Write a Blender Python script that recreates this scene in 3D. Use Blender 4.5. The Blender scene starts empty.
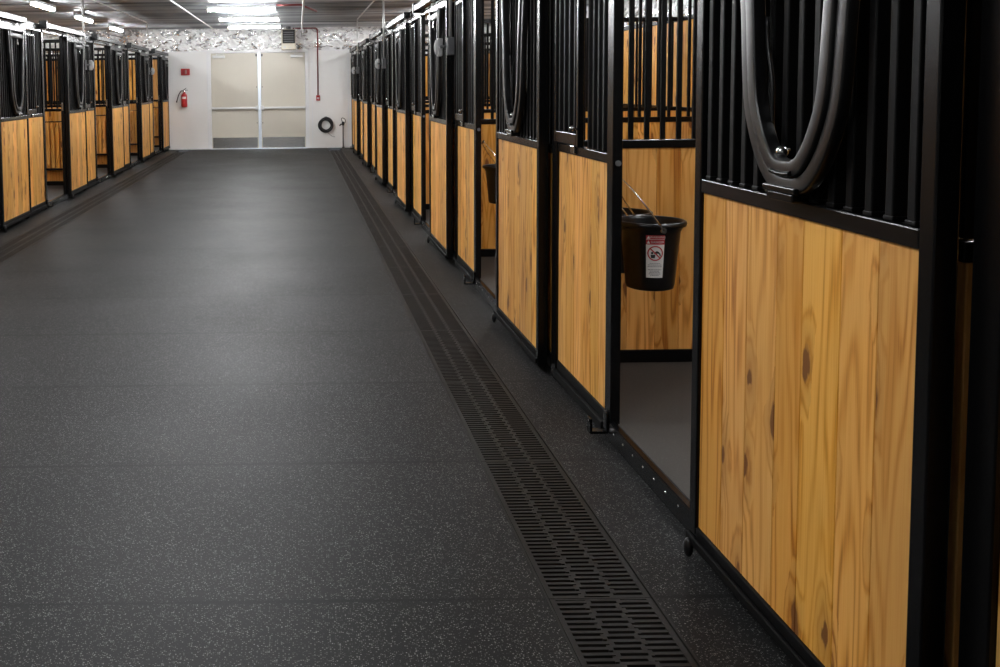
import bpy, bmesh, math, random
from mathutils import Vector, Matrix
random.seed(7)
S = bpy.context.scene
COL = S.collection

# ---------------------------------------------------------------- materials
def new_mat(name):
    m = bpy.data.materials.new(name); m.use_nodes = True
    nt = m.node_tree
    b = nt.nodes['Principled BSDF']
    return m, nt, b
def N(nt, t, **kw):
    n = nt.nodes.new(t)
    for k, v in kw.items():
        if k in n.inputs: n.inputs[k].default_value = v
        else: setattr(n, k, v)
    return n
def L(nt, a, b): nt.links.new(a, b)
def math_n(nt, op, a, b=None, c=None, clamp=False):
    n = nt.nodes.new('ShaderNodeMath'); n.operation = op; n.use_clamp = clamp
    for i, x in enumerate((a, b, c)):
        if x is None: continue
        if isinstance(x, (int, float)): n.inputs[i].default_value = x
        else: nt.links.new(x, n.inputs[i])
    return n.outputs[0]
def mix_c(nt, fac, a, b, blend='MIX'):
    n = nt.nodes.new('ShaderNodeMix'); n.data_type = 'RGBA'; n.blend_type = blend
    for i, x in ((0, fac), (6, a), (7, b)):
        if isinstance(x, (int, float)): n.inputs[i].default_value = x
        elif isinstance(x, tuple): n.inputs[i].default_value = (*x, 1) if len(x) == 3 else x
        else: nt.links.new(x, n.inputs[i])
    return n.outputs[2]
def ramp(nt, fac, stops):
    r = nt.nodes.new('ShaderNodeValToRGB')
    e = r.color_ramp.elements
    while len(e) < len(stops): e.new(0.5)
    for i, (p, c) in enumerate(stops):
        e[i].position = p; e[i].color = (*c, 1) if len(c) == 3 else c
    nt.links.new(fac, r.inputs[0]); return r.outputs[0]

def simple(name, col, rough=0.5, metal=0.0, noise=0.0, scale=30, spec=None):
    m, nt, b = new_mat(name)
    b.inputs['Base Color'].default_value = (*col, 1)
    b.inputs['Roughness'].default_value = rough
    b.inputs['Metallic'].default_value = metal
    if spec is not None: b.inputs['Specular IOR Level'].default_value = spec
    if noise and noise > 0:
        g = N(nt, 'ShaderNodeNewGeometry'); t = N(nt, 'ShaderNodeTexNoise', Scale=scale, Detail=4)
        L(nt, g.outputs['Position'], t.inputs['Vector'])
        c = mix_c(nt, t.outputs['Fac'], tuple(x*(1-noise) for x in col), tuple(min(1, x*(1+noise)) for x in col))
        L(nt, c, b.inputs['Base Color'])
        r = math_n(nt, 'MULTIPLY_ADD', t.outputs['Fac'], 0.12, rough-0.06); L(nt, r, b.inputs['Roughness'])
    return m

def wood_mat(name, light, mid, dark):
    m, nt, b = new_mat(name)
    uv = N(nt, 'ShaderNodeUVMap'); uv.uv_map = 'grain'
    sx = N(nt, 'ShaderNodeSeparateXYZ'); L(nt, uv.outputs[0], sx.inputs[0])
    u, v = sx.outputs[0], sx.outputs[1]
    oi = N(nt, 'ShaderNodeObjectInfo')
    v = math_n(nt, 'MULTIPLY_ADD', oi.outputs['Random'], 53.0, v)
    bid = math_n(nt, 'FLOOR', u)
    wn = N(nt, 'ShaderNodeTexWhiteNoise'); wn.noise_dimensions = '2D'
    cw = N(nt, 'ShaderNodeCombineXYZ'); L(nt, bid, cw.inputs[0]); L(nt, oi.outputs['Random'], cw.inputs[1])
    L(nt, cw.outputs[0], wn.inputs['Vector'])
    def vec(su, sv):
        c = N(nt, 'ShaderNodeCombineXYZ')
        L(nt, math_n(nt, 'MULTIPLY', u, su), c.inputs[0]); L(nt, math_n(nt, 'MULTIPLY', v, sv), c.inputs[1])
        return c.outputs[0]
    # knots: sparse cells of a stretched voronoi
    vo = N(nt, 'ShaderNodeTexVoronoi'); vo.voronoi_dimensions = '2D'; vo.inputs['Scale'].default_value = 1
    nd = N(nt, 'ShaderNodeTexNoise', Scale=1.0, Detail=3.0); nd.noise_dimensions = '2D'; L(nt, vec(38.0, 14.0), nd.inputs['Vector'])
    va = N(nt, 'ShaderNodeVectorMath', operation='MULTIPLY_ADD'); L(nt, nd.outputs['Color'], va.inputs[0]); va.inputs[1].default_value = (0.16, 0.12, 0); L(nt, vec(7.0, 2.6), va.inputs[2])
    L(nt, va.outputs[0], vo.inputs['Vector'])
    sc = N(nt, 'ShaderNodeSeparateColor'); L(nt, vo.outputs['Color'], sc.inputs[0])
    has = math_n(nt, 'LESS_THAN', sc.outputs[0], 0.45)
    size = math_n(nt, 'MULTIPLY_ADD', sc.outputs[1], 0.10, 0.075)
    near = math_n(nt, 'SUBTRACT', 1.0, math_n(nt, 'DIVIDE', vo.outputs['Distance'], size))   # 1 at centre, 0 at rim
    knot = math_n(nt, 'MULTIPLY', math_n(nt, 'MULTIPLY', near, 3.5, clamp=True), has, clamp=True)
    halo = math_n(nt, 'MULTIPLY', math_n(nt, 'SUBTRACT', 1.0, math_n(nt, 'DIVIDE', vo.outputs['Distance'], 0.42), clamp=True), has)
    # growth rings
    n1 = N(nt, 'ShaderNodeTexNoise', Scale=1.0, Detail=2.0, Roughness=0.45); n1.noise_dimensions = '2D'
    L(nt, vec(8.0, 0.55), n1.inputs['Vector'])
    ph = math_n(nt, 'MULTIPLY_ADD', n1.outputs['Fac'], 52.0, math_n(nt, 'MULTIPLY', halo, 14.0))
    ring = math_n(nt, 'MULTIPLY_ADD', math_n(nt, 'SINE', ph), 0.5, 0.5)
    ring = math_n(nt, 'POWER', ring, 2.2)
    n2 = N(nt, 'ShaderNodeTexNoise', Scale=1.0, Detail=3.0); n2.noise_dimensions = '2D'; L(nt, vec(190.0, 3.5), n2.inputs['Vector'])
    n3 = N(nt, 'ShaderNodeTexNoise', Scale=1.0, Detail=2.0); n3.noise_dimensions = '2D'; L(nt, vec(3.0, 1.3), n3.inputs['Vector'])
    f = math_n(nt, 'MULTIPLY', ring, math_n(nt, 'MULTIPLY_ADD', n3.outputs['Fac'], 1.1, 0.02))
    f = math_n(nt, 'ADD', f, math_n(nt, 'MULTIPLY_ADD', n2.outputs['Fac'], 0.55, -0.24), clamp=True)
    c = ramp(nt, f, [(0.0, light), (0.45, mid), (1.0, dark)])
    tone = math_n(nt, 'MULTIPLY_ADD', wn.outputs['Value'], 0.34, 0.80)
    tone = math_n(nt, 'MULTIPLY', tone, math_n(nt, 'MULTIPLY_ADD', n3.outputs['Fac'], 0.30, 0.86))
    hv = N(nt, 'ShaderNodeHueSaturation'); swn = N(nt, 'ShaderNodeSeparateColor'); L(nt, wn.outputs['Color'], swn.inputs[0]); L(nt, math_n(nt, 'MULTIPLY_ADD', swn.outputs[1], 0.007, 0.4915), hv.inputs['Hue']); L(nt, math_n(nt, 'MULTIPLY_ADD', swn.outputs[2], 0.07, 1.0), hv.inputs['Saturation']); L(nt, tone, hv.inputs['Value']); L(nt, c, hv.inputs['Color'])
    c = mix_c(nt, math_n(nt, 'MULTIPLY', halo, 0.45), hv.outputs[0], tuple(x*0.8 for x in dark))
    c = mix_c(nt, math_n(nt, 'MULTIPLY', knot, 0.9), c, (0.17, 0.055, 0.014))
    L(nt, c, b.inputs['Base Color'])
    b.inputs['Roughness'].default_value = 0.5
    b.inputs['Specular IOR Level'].default_value = 0.3
    bp = N(nt, 'ShaderNodeBump', Strength=0.12, Distance=0.002); L(nt, n2.outputs['Fac'], bp.inputs['Height']); L(nt, bp.outputs[0], b.inputs['Normal'])
    return m

PINE = wood_mat('knotty_pine', (0.80, 0.450, 0.130), (0.68, 0.335, 0.074), (0.31, 0.106, 0.018))

def rubber_mat(name, base, speck, dens, rough, seams):
    m, nt, b = new_mat(name)
    g = N(nt, 'ShaderNodeNewGeometry')
    p = g.outputs['Position']
    vo = N(nt, 'ShaderNodeTexVoronoi', Scale=190.0); vo.voronoi_dimensions = '2D'; L(nt, p, vo.inputs['Vector'])
    sc = N(nt, 'ShaderNodeSeparateColor'); L(nt, vo.outputs['Color'], sc.inputs[0])
    on = math_n(nt, 'LESS_THAN', sc.outputs[0], dens)
    rad = math_n(nt, 'MULTIPLY_ADD', sc.outputs[1], 0.32, 0.14)
    dot = math_n(nt, 'MULTIPLY', on, math_n(nt, 'LESS_THAN', vo.outputs['Distance'], rad))
    dot = math_n(nt, 'MULTIPLY', dot, math_n(nt, 'MULTIPLY_ADD', sc.outputs[2], 0.75, 0.25))
    n1 = N(nt, 'ShaderNodeTexNoise', Scale=1.1, Detail=5.0); L(nt, p, n1.inputs['Vector'])
    n2 = N(nt, 'ShaderNodeTexNoise', Scale=320.0, Detail=2.0); L(nt, p, n2.inputs['Vector'])
    k = math_n(nt, 'MULTIPLY_ADD', n1.outputs['Fac'], 0.5, 0.75)
    k = math_n(nt, 'MULTIPLY', k, math_n(nt, 'MULTIPLY_ADD', n2.outputs['Fac'], 0.9, 0.55))
    if seams:
        sm = N(nt, 'ShaderNodeSeparateXYZ'); L(nt, p, sm.inputs[0])
        row = math_n(nt, 'FLOOR', math_n(nt, 'DIVIDE', math_n(nt, 'SUBTRACT', sm.outputs[1], 2.73), 1.035))
        wr = N(nt, 'ShaderNodeTexWhiteNoise'); wr.noise_dimensions = '1D'; L(nt, row, wr.inputs['W'])
        k = math_n(nt, 'MULTIPLY', k, math_n(nt, 'MULTIPLY_ADD', wr.outputs['Value'], 0.30, 0.85))
    cb = N(nt, 'ShaderNodeVectorMath', operation='SCALE'); cb.inputs[0].default_value = base; L(nt, k, cb.inputs['Scale'])
    c = mix_c(nt, dot, cb.outputs[0], speck)
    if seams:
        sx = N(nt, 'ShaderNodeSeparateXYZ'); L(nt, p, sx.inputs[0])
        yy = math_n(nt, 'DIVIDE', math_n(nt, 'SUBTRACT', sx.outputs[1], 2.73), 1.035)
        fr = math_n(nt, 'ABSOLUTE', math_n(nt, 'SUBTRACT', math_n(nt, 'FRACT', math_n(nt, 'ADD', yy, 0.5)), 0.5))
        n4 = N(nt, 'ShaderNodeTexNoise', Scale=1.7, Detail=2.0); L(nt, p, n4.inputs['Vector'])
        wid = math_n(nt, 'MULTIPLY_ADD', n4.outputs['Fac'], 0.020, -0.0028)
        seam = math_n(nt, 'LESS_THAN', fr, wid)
        soft = math_n(nt, 'SUBTRACT', 1.0, math_n(nt, 'DIVIDE', fr, 0.026), clamp=True)  # soft band paints shading of the rounded mat edges, plus dirt
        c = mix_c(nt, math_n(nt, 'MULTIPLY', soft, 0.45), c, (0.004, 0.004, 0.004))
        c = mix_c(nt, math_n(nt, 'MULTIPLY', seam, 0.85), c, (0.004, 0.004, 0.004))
    L(nt, c, b.inputs['Base Color'])
    L(nt, math_n(nt, 'MULTIPLY_ADD', n1.outputs['Fac'], 0.16, rough-0.08), b.inputs['Roughness'])
    b.inputs['Specular IOR Level'].default_value = 0.15
    bp = N(nt, 'ShaderNodeBump', Strength=0.35, Distance=0.002); L(nt, n2.outputs['Fac'], bp.inputs['Height']); L(nt, bp.outputs[0], b.inputs['Normal'])
    return m
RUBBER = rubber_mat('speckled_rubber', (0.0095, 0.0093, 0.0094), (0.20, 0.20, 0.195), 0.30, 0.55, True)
MAT_GREY = rubber_mat('stall_rubber', (0.062, 0.057, 0.052), (0.11, 0.105, 0.10), 0.06, 0.7, False)

BLACK = simple('black_powder_coat', (0.0032, 0.0032, 0.0034), 0.27, spec=0.22)
BARM = simple('black_bar_coat', (0.0030, 0.0030, 0.0032), 0.5, spec=0.10)
YOKE = simple('black_yoke_coat', (0.0045, 0.0045, 0.0048), 0.34, spec=0.5)
BLACK_MATT = simple('black_plastic', (0.004, 0.004, 0.0045), 0.36, spec=0.4)
GRATE = simple('drain_plastic', (0.0115, 0.011, 0.0105), 0.5, noise=0.35, scale=14, spec=0.2)
DARK = simple('trench_black', (0.006, 0.006, 0.006), 0.8)
WHITE = simple('white_wall_panel', (0.80, 0.79, 0.77), 0.45, noise=0.03, scale=3)
FRAME_W = simple('white_door_frame', (0.78, 0.78, 0.78), 0.4)
BEIGE = simple('beige_door_paint', (0.60, 0.56, 0.475), 0.42, noise=0.03, scale=5)
STEEL = simple('brushed_steel', (0.40, 0.40, 0.39), 0.22, metal=1.0, noise=0.08, scale=25)
ALU = simple('daylight_tinted_aluminium', (0.70, 0.76, 0.84), 0.35, metal=0.7)  # bluish tint paints in the daylight leaking around the doors
GALV = simple('galvanised_pipe', (0.62, 0.62, 0.61), 0.4, metal=0.6)
GREYBOX = simple('grey_outlet_box', (0.36, 0.36, 0.36), 0.45)
SATIN = simple('satin_aluminium', (0.62, 0.62, 0.61), 0.42, metal=0.6)
DGREYBOX = simple('dark_grey_box', (0.10, 0.10, 0.105), 0.5)
RED = simple('fire_red', (0.42, 0.018, 0.02), 0.35)
REDDARK = simple('red_conduit', (0.17, 0.014, 0.015), 0.45)
RUBHOSE = simple('black_hose', (0.012, 0.012, 0.013), 0.5)
CHROME = simple('chrome', (0.82, 0.82, 0.82), 0.16, metal=1.0)
PINK = simple('strobe_lens_clear', (0.42, 0.24, 0.22), 0.25)
TAUPE = simple('heater_beige', (0.42, 0.38, 0.30), 0.5)
LABELW = simple('label_white', (0.72, 0.72, 0.70), 0.5)
LABELR = simple('label_red', (0.45, 0.02, 0.03), 0.5)
INK = simple('label_ink', (0.02, 0.02, 0.02), 0.6)
INKG = simple('label_grey_ink', (0.30, 0.30, 0.30), 0.6)

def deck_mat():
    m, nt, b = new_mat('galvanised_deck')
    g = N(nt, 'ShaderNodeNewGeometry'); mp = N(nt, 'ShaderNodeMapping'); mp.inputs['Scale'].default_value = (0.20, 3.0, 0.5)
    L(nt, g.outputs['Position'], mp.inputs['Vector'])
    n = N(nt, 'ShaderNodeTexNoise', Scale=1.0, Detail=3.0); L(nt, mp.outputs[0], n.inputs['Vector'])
    c = ramp(nt, n.outputs['Fac'], [(0.34, (0.14, 0.15, 0.16)), (0.50, (0.36, 0.38, 0.40)), (0.66, (0.68, 0.70, 0.72))])  # light and dark streaks in the colour imitate reflections on the metal
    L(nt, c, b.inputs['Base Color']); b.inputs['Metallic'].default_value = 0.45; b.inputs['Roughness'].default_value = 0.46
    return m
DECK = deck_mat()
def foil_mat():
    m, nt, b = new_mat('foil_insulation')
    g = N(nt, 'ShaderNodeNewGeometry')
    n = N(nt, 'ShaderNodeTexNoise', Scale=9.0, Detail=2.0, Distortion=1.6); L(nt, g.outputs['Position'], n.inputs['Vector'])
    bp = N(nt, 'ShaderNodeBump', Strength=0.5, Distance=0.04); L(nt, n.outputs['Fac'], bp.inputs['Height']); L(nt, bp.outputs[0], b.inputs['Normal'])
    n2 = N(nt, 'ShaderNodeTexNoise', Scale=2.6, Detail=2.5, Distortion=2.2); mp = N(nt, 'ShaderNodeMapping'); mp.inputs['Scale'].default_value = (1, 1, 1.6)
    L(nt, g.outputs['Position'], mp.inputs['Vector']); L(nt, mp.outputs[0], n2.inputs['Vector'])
    L(nt, ramp(nt, n2.outputs['Fac'], [(0.40, (0.85, 0.85, 0.85)), (0.49, (0.08, 0.08, 0.08))]), b.inputs['Metallic'])  # noise patches imitate dark crease reflections and bright foil between them
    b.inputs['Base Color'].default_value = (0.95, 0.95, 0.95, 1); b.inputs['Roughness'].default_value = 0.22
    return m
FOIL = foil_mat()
TAPE = simple('foil_tape', (0.85, 0.85, 0.84), 0.5)
def lamp_mat(name, strength):
    m, nt, b = new_mat(name)
    b.inputs['Base Color'].default_value = (0.9, 0.9, 0.9, 1)
    b.inputs['Emission Color'].default_value = (0.97, 0.985, 1.0, 1)
    b.inputs['Emission Strength'].default_value = strength
    return m
LAMP = lamp_mat('aisle_lamp_lens', 47.0)
LAMP2 = lamp_mat('stall_lamp_lens', 42.0)
LAMP3 = lamp_mat('stall_lamp_lens_dim', 40.0)
LAMPBODY = simple('lamp_housing', (0.7, 0.7, 0.7), 0.4)

# ---------------------------------------------------------------- mesh helpers
class MB:
    """Collects shapes into one mesh."""
    def __init__(s): s.bm = bmesh.new(); s.uv = s.bm.loops.layers.uv.new('grain')
    def box(s, x0, x1, y0, y1, z0, z1, bev=0.0):
        vs = [s.bm.verts.new((x, y, z)) for x in (x0, x1) for y in (y0, y1) for z in (z0, z1)]
        F = [(0, 1, 3, 2), (4, 6, 7, 5), (0, 4, 5, 1), (2, 3, 7, 6), (0, 2, 6, 4), (1, 5, 7, 3)]
        fs = [s.bm.faces.new([vs[i] for i in f]) for f in F]
        if bev > 0:
            es = list({e for f in fs for e in f.edges})
            bmesh.ops.bevel(s.bm, geom=es, offset=bev, segments=2, profile=0.5, affect='EDGES')
        return s
    def cyl(s, p0, p1, r, seg=12, r2=None, cap=True):
        p0, p1 = Vector(p0), Vector(p1); d = (p1-p0).normalized()
        a = d.orthogonal().normalized(); b = d.cross(a)
        r2 = r if r2 is None else r2
        R0 = [s.bm.verts.new(p0+(a*math.cos(t)+b*math.sin(t))*r) for t in [2*math.pi*i/seg for i in range(seg)]]
        R1 = [s.bm.verts.new(p1+(a*math.cos(t)+b*math.sin(t))*r2) for t in [2*math.pi*i/seg for i in range(seg)]]
        for i in range(seg):
            f = s.bm.faces.new((R0[i], R0[(i+1) % seg], R1[(i+1) % seg], R1[i])); f.smooth = True
        if cap: s.bm.faces.new(R0[::-1]); s.bm.faces.new(R1)
        return s
    def sphere(s, c, r, sc=(1, 1, 1), u=14, v=9):
        geo = bmesh.ops.create_uvsphere(s.bm, u_segments=u, v_segments=v, radius=r)
        for w in geo['verts']: w.co = Vector((w.co.x*sc[0], w.co.y*sc[1], w.co.z*sc[2]))+Vector(c)
        for w in geo['verts']:
            for f in w.link_faces: f.smooth = True
        return s
    def sweep(s, pts, prof, up=None, closed=False, smooth=True, cap=True):
        """prof: list of (a,b) in the local frame (normal, binormal)."""
        pts = [Vector(p) for p in pts]; n = len(pts); rings = []
        for i, p in enumerate(pts):
            if closed: t = (pts[(i+1) % n]-pts[i-1]).normalized()
            else: t = (pts[min(i+1, n-1)]-pts[max(i-1, 0)]).normalized()
            if up is None:
                b_ = t.orthogonal().normalized() if i == 0 else (prev-t*prev.dot(t)).normalized()
                prev = b_
            else:
                b_ = (Vector(up)-t*t.dot(Vector(up))).normalized()
            a_ = b_.cross(t)
            rings.append([s.bm.verts.new(p+a_*q[0]+b_*q[1]) for q in prof])
        m = len(prof)
        for i in range(n if closed else n-1):
            A, B = rings[i], rings[(i+1) % n]
            for j in range(m):
                f = s.bm.faces.new((A[j], A[(j+1) % m], B[(j+1) % m], B[j])); f.smooth = smooth
        if cap and not closed: s.bm.faces.new(rings[0][::-1]); s.bm.faces.new(rings[-1])
        return s
    def tube(s, pts, r, seg=8, closed=False):
        return s.sweep(pts, [(r*math.cos(2*math.pi*i/seg), r*math.sin(2*math.pi*i/seg)) for i in range(seg)], closed=closed)
    def lathe(s, prof, c=(0, 0, 0), seg=40, smooth=True):
        rings = [[s.bm.verts.new((c[0]+r*math.cos(2*math.pi*i/seg), c[1]+r*math.sin(2*math.pi*i/seg), c[2]+z)) for i in range(seg)] for r, z in prof]
        for A, B in zip(rings, rings[1:]):
            for i in range(seg):
                f = s.bm.faces.new((A[i], A[(i+1) % seg], B[(i+1) % seg], B[i])); f.smooth = smooth
        if prof[0][0] > 1e-4: s.bm.faces.new(rings[0][::-1])
        if prof[-1][0] > 1e-4: s.bm.faces.new(rings[-1])
        return s
    def boards(s, a0, a1, z0, z1, t0, t1, axis='y', width=0.138):
        """upright boards from a0 to a1 along `axis`, thickness t0..t1 across; a V joint between neighbours"""
        n = max(1, round((a1-a0)/width)); ch = 0.0025
        edges = [a0+(a1-a0)*(i+(random.uniform(-.12, .12) if 0 < i < n else 0))/n for i in range(n+1)]
        for i in range(n):
            e0, e1 = edges[i], edges[i+1]; bid = random.randint(0, 400); vo = random.uniform(0, 40)
            P = [(e0, t0+ch), (e0+ch, t0), (e1-ch, t0), (e1, t0+ch), (e1, t1-ch), (e1-ch, t1), (e0+ch, t1), (e0, t1-ch)]
            mk = (lambda a, t, z: (t, a, z)) if axis == 'y' else (lambda a, t, z: (a, t, z))
            lo = [s.bm.verts.new(mk(a, t, z0)) for a, t in P]; hi = [s.bm.verts.new(mk(a, t, z1)) for a, t in P]
            fs = [s.bm.faces.new((lo[j], lo[(j+1) % 8], hi[(j+1) % 8], hi[j])) for j in range(8)]
            fs += [s.bm.faces.new(lo[::-1]), s.bm.faces.new(hi)]
            for f in fs:
                for l in f.loops:
                    co = l.vert.co; a = co.y if axis == 'y' else co.x
                    l[s.uv].uv = (bid+0.02+(a-e0), vo+co.z)
        return s
    def build(s, name, mat, parent=None, loc=None, sharp=None):
        bmesh.ops.recalc_face_normals(s.bm, faces=s.bm.faces)
        me = bpy.data.meshes.new(name); s.bm.to_mesh(me); s.bm.free(); me.materials.append(mat)
        if sharp: me.set_sharp_from_angle(angle=math.radians(sharp))
        o = bpy.data.objects.new(name, me); COL.objects.link(o)
        if parent is not None: o.parent = parent
        if loc is not None: o.location = loc
        return o

def tag(o, label=None, cat=None, group=None, kind=None):
    if label: o['label'] = label
    if cat: o['category'] = cat
    if group: o['group'] = group
    if kind: o['kind'] = kind
    return o
def empty(name, loc=(0, 0, 0), rz=0):
    o = bpy.data.objects.new(name, None); COL.objects.link(o); o.location = loc; o.rotation_euler = (0, 0, rz); return o
KIDS = {}
def kids(o): return [c for c in bpy.data.objects if c.parent == o]
def copy_tree(o, tree, parent=None):
    c = o.copy(); COL.objects.link(c)
    if parent is not None: c.parent = parent
    for ch, sub in tree: copy_tree(ch, sub, c)
    return c
def tree_of(o): return [(c, tree_of(c)) for c in kids(o)]
ORD = ['nearest', 'second', 'third', 'fourth', 'fifth', 'sixth', 'seventh', 'eighth', 'ninth']

# ---------------------------------------------------------------- dimensions
H = 1.4974
XD, XL = 1.2228, -3.0865             # aisle faces of the two rows of sliding doors
XC = (XD+XL)/2
YW = 23.32                           # far wall
YN = -4.0                            # wall behind the camera
DEPTH = 3.0                          # stall depth behind its front
FR = 0.064                           # door face -> stall front face
XBR, XBL = XD+FR+DEPTH, XL-FR-DEPTH
RIGHT = [2.41, 5.47, 8.53, 11.58, 14.64, 17.69, 20.74]      # door centres
LEFT = [7.55, 10.60, 13.645, 16.69, 19.735, 22.765]
ZC = 2.87

# ---------------------------------------------------------------- setting
def struct(o): o['kind'] = 'structure'; return o
GY0, GPITCH = 2.73-1.035*5, 1.035
DR, DL, DW = 0.861, 2*XC-0.861, 0.152         # drain centres, half width
m = MB()
xs = [(XL-FR-0.03, DL-DW), (DL+DW, DR-DW), (DR+DW, XD+FR+0.03)]
for a, b_ in xs: m.box(a, b_, YN, YW, -0.12, 0.0)
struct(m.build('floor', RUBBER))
m = MB()
for c in (DL, DR): m.box(c-DW, c+DW, YN, YW, -0.12, -0.07)
struct(m.build('floor_trench', DARK))
m = MB(); m.box(XD+FR+0.03, XBR+0.12, YN, YW, -0.12, 0.076); struct(m.build('floor_right', MAT_GREY))
m = MB(); m.box(XBL-0.12, XL-FR-0.03, YN, YW, -0.12, 0.076); struct(m.build('floor_left', MAT_GREY))

# corrugated steel deck ceiling, ribs run across the aisle
m = MB(); prof = []; y = YN; pitch = 0.305
while y < YW+0.3:
    prof += [(y, ZC+0.055), (y+0.11, ZC+0.055), (y+0.15, ZC), (y+0.265, ZC)]; y += pitch
lo = [m.bm.verts.new((XBL-1.2, a, z)) for a, z in prof]; hi = [m.bm.verts.new((XBR+1.2, a, z)) for a, z in prof]
lo2 = [m.bm.verts.new((XBL-1.2, a, z+0.02)) for a, z in prof]; hi2 = [m.bm.verts.new((XBR+1.2, a, z+0.02)) for a, z in prof]
for i in range(len(prof)-1):
    m.bm.faces.new((lo[i], lo[i+1], hi[i+1], hi[i])); m.bm.faces.new((lo2[i], hi2[i], hi2[i+1], lo2[i+1]))
struct(m.build('ceiling', DECK))

# far wall: white panels around the double door
DX0, DX1, DZ = -2.10, 0.215, 2.325
m = MB()
for a, b_, z0, z1 in ((XL-FR-0.1, DX0, 0, 2.35), (DX1, XD+FR+0.1, 0, 2.35), (DX0, DX1, DZ, 2.35)):
    m.box(a, b_, YW, YW+0.12, z0, z1)
m.box(XBL-1.2, XL-FR-0.1, YW, YW+0.12, 0, 2.35); m.box(XD+FR+0.1, XBR+1.2, YW, YW+0.12, 0, 2.35)
struct(m.build('wall_far', WHITE))
m = MB()
for z in (2.343,): m.box(XL-FR-0.1, XD+FR+0.1, YW-0.012, YW-0.0005, z-0.02, z+0.012)
for x in (-2.16, 0.35, 1.215): m.box(x-0.012, x+0.012, YW-0.006, YW-0.0005, 0.0, 2.32)
m.box(-2.97, DX0-0.06, YW-0.008, YW-0.0005, 0.0, 0.03); m.box(DX1+0.06, 1.2, YW-0.008, YW-0.0005, 0.0, 0.03)
struct(m.build('trim_1', FRAME_W))

def foil_sheet(name, p0, p1, z0, z1, normal, nu, nv, seed):
    """crumpled reflective insulation between two plan points"""
    rnd = random.Random(seed); m = MB(); p0, p1 = Vector((*p0, 0)), Vector((*p1, 0)); nrm = Vector((*normal, 0))
    ph = [(rnd.uniform(6, 34), rnd.uniform(6, 34), rnd.uniform(0, 6.3), rnd.uniform(.2, 1)) for _ in range(9)]
    L_ = (p1-p0).length; g = []
    for j in range(nv+1):
        row = []
        for i in range(nu+1):
            s_, t_ = i/nu, j/nv; x = s_*L_; z = z0+(z1-z0)*t_
            pil = abs(math.sin(math.pi*(x/1.15+0.3)))**0.5*math.sin(math.pi*min(1, t_*0.9+0.08))*0.10
            cr = sum(a*math.sin(fx*x+fz*z*1.3+p_+1.7*math.sin(fz*.35*x+p_)) for fx, fz, p_, a in ph)/9
            d = pil*0.8+abs(cr)*0.16*(0.4+pil*6)+rnd.uniform(0, 0.012)
            row.append(m.bm.verts.new(p0+(p1-p0)*s_+nrm*(0.02+max(0, d))+Vector((0, 0, z))))
        g.append(row)
    for j in range(nv):
        for i in range(nu):
            a, b_, c, d = g[j][i], g[j][i+1], g[j+1][i+1], g[j+1][i]
            if rnd.random() < .5: m.bm.faces.new((a, b_, c)); m.bm.faces.new((a, c, d))
            else: m.bm.faces.new((a, b_, d)); m.bm.faces.new((b_, c, d))
    back = []
    for s_, z in ((0, z0), (1, z0), (1, z1), (0, z1)): back.append(m.bm.verts.new(p0+(p1-p0)*s_+Vector((0, 0, z))))
    m.bm.faces.new(back)
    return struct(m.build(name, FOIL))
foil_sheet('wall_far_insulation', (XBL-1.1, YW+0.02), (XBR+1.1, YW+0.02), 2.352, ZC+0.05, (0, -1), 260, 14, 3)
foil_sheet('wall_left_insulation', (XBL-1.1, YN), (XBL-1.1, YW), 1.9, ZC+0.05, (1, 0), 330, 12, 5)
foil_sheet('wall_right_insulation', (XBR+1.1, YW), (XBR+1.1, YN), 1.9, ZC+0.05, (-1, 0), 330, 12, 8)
m = MB()
for x in [-5.6, -4.45, -3.3, -2.15, -0.97, 0.24, 1.4, 2.6]: m.box(x-0.035, x+0.035, YW-0.035, YW+0.01, 2.36, ZC-0.02)
struct(m.build('trim_2', TAPE))
m = MB(); m.box(XBL-1.3, XBL-1.1, YN, YW+.1, -.1, 3.0); struct(m.build('wall_left', WHITE))
m = MB(); m.box(XBR+1.1, XBR+1.3, YN, YW+.1, -.1, 3.0); struct(m.build('wall_right', WHITE))
m = MB(); m.box(XBL-1.3, XBR+1.3, YN-.12, YN, -.1, 3.0); struct(m.build('wall_near', WHITE))

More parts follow.
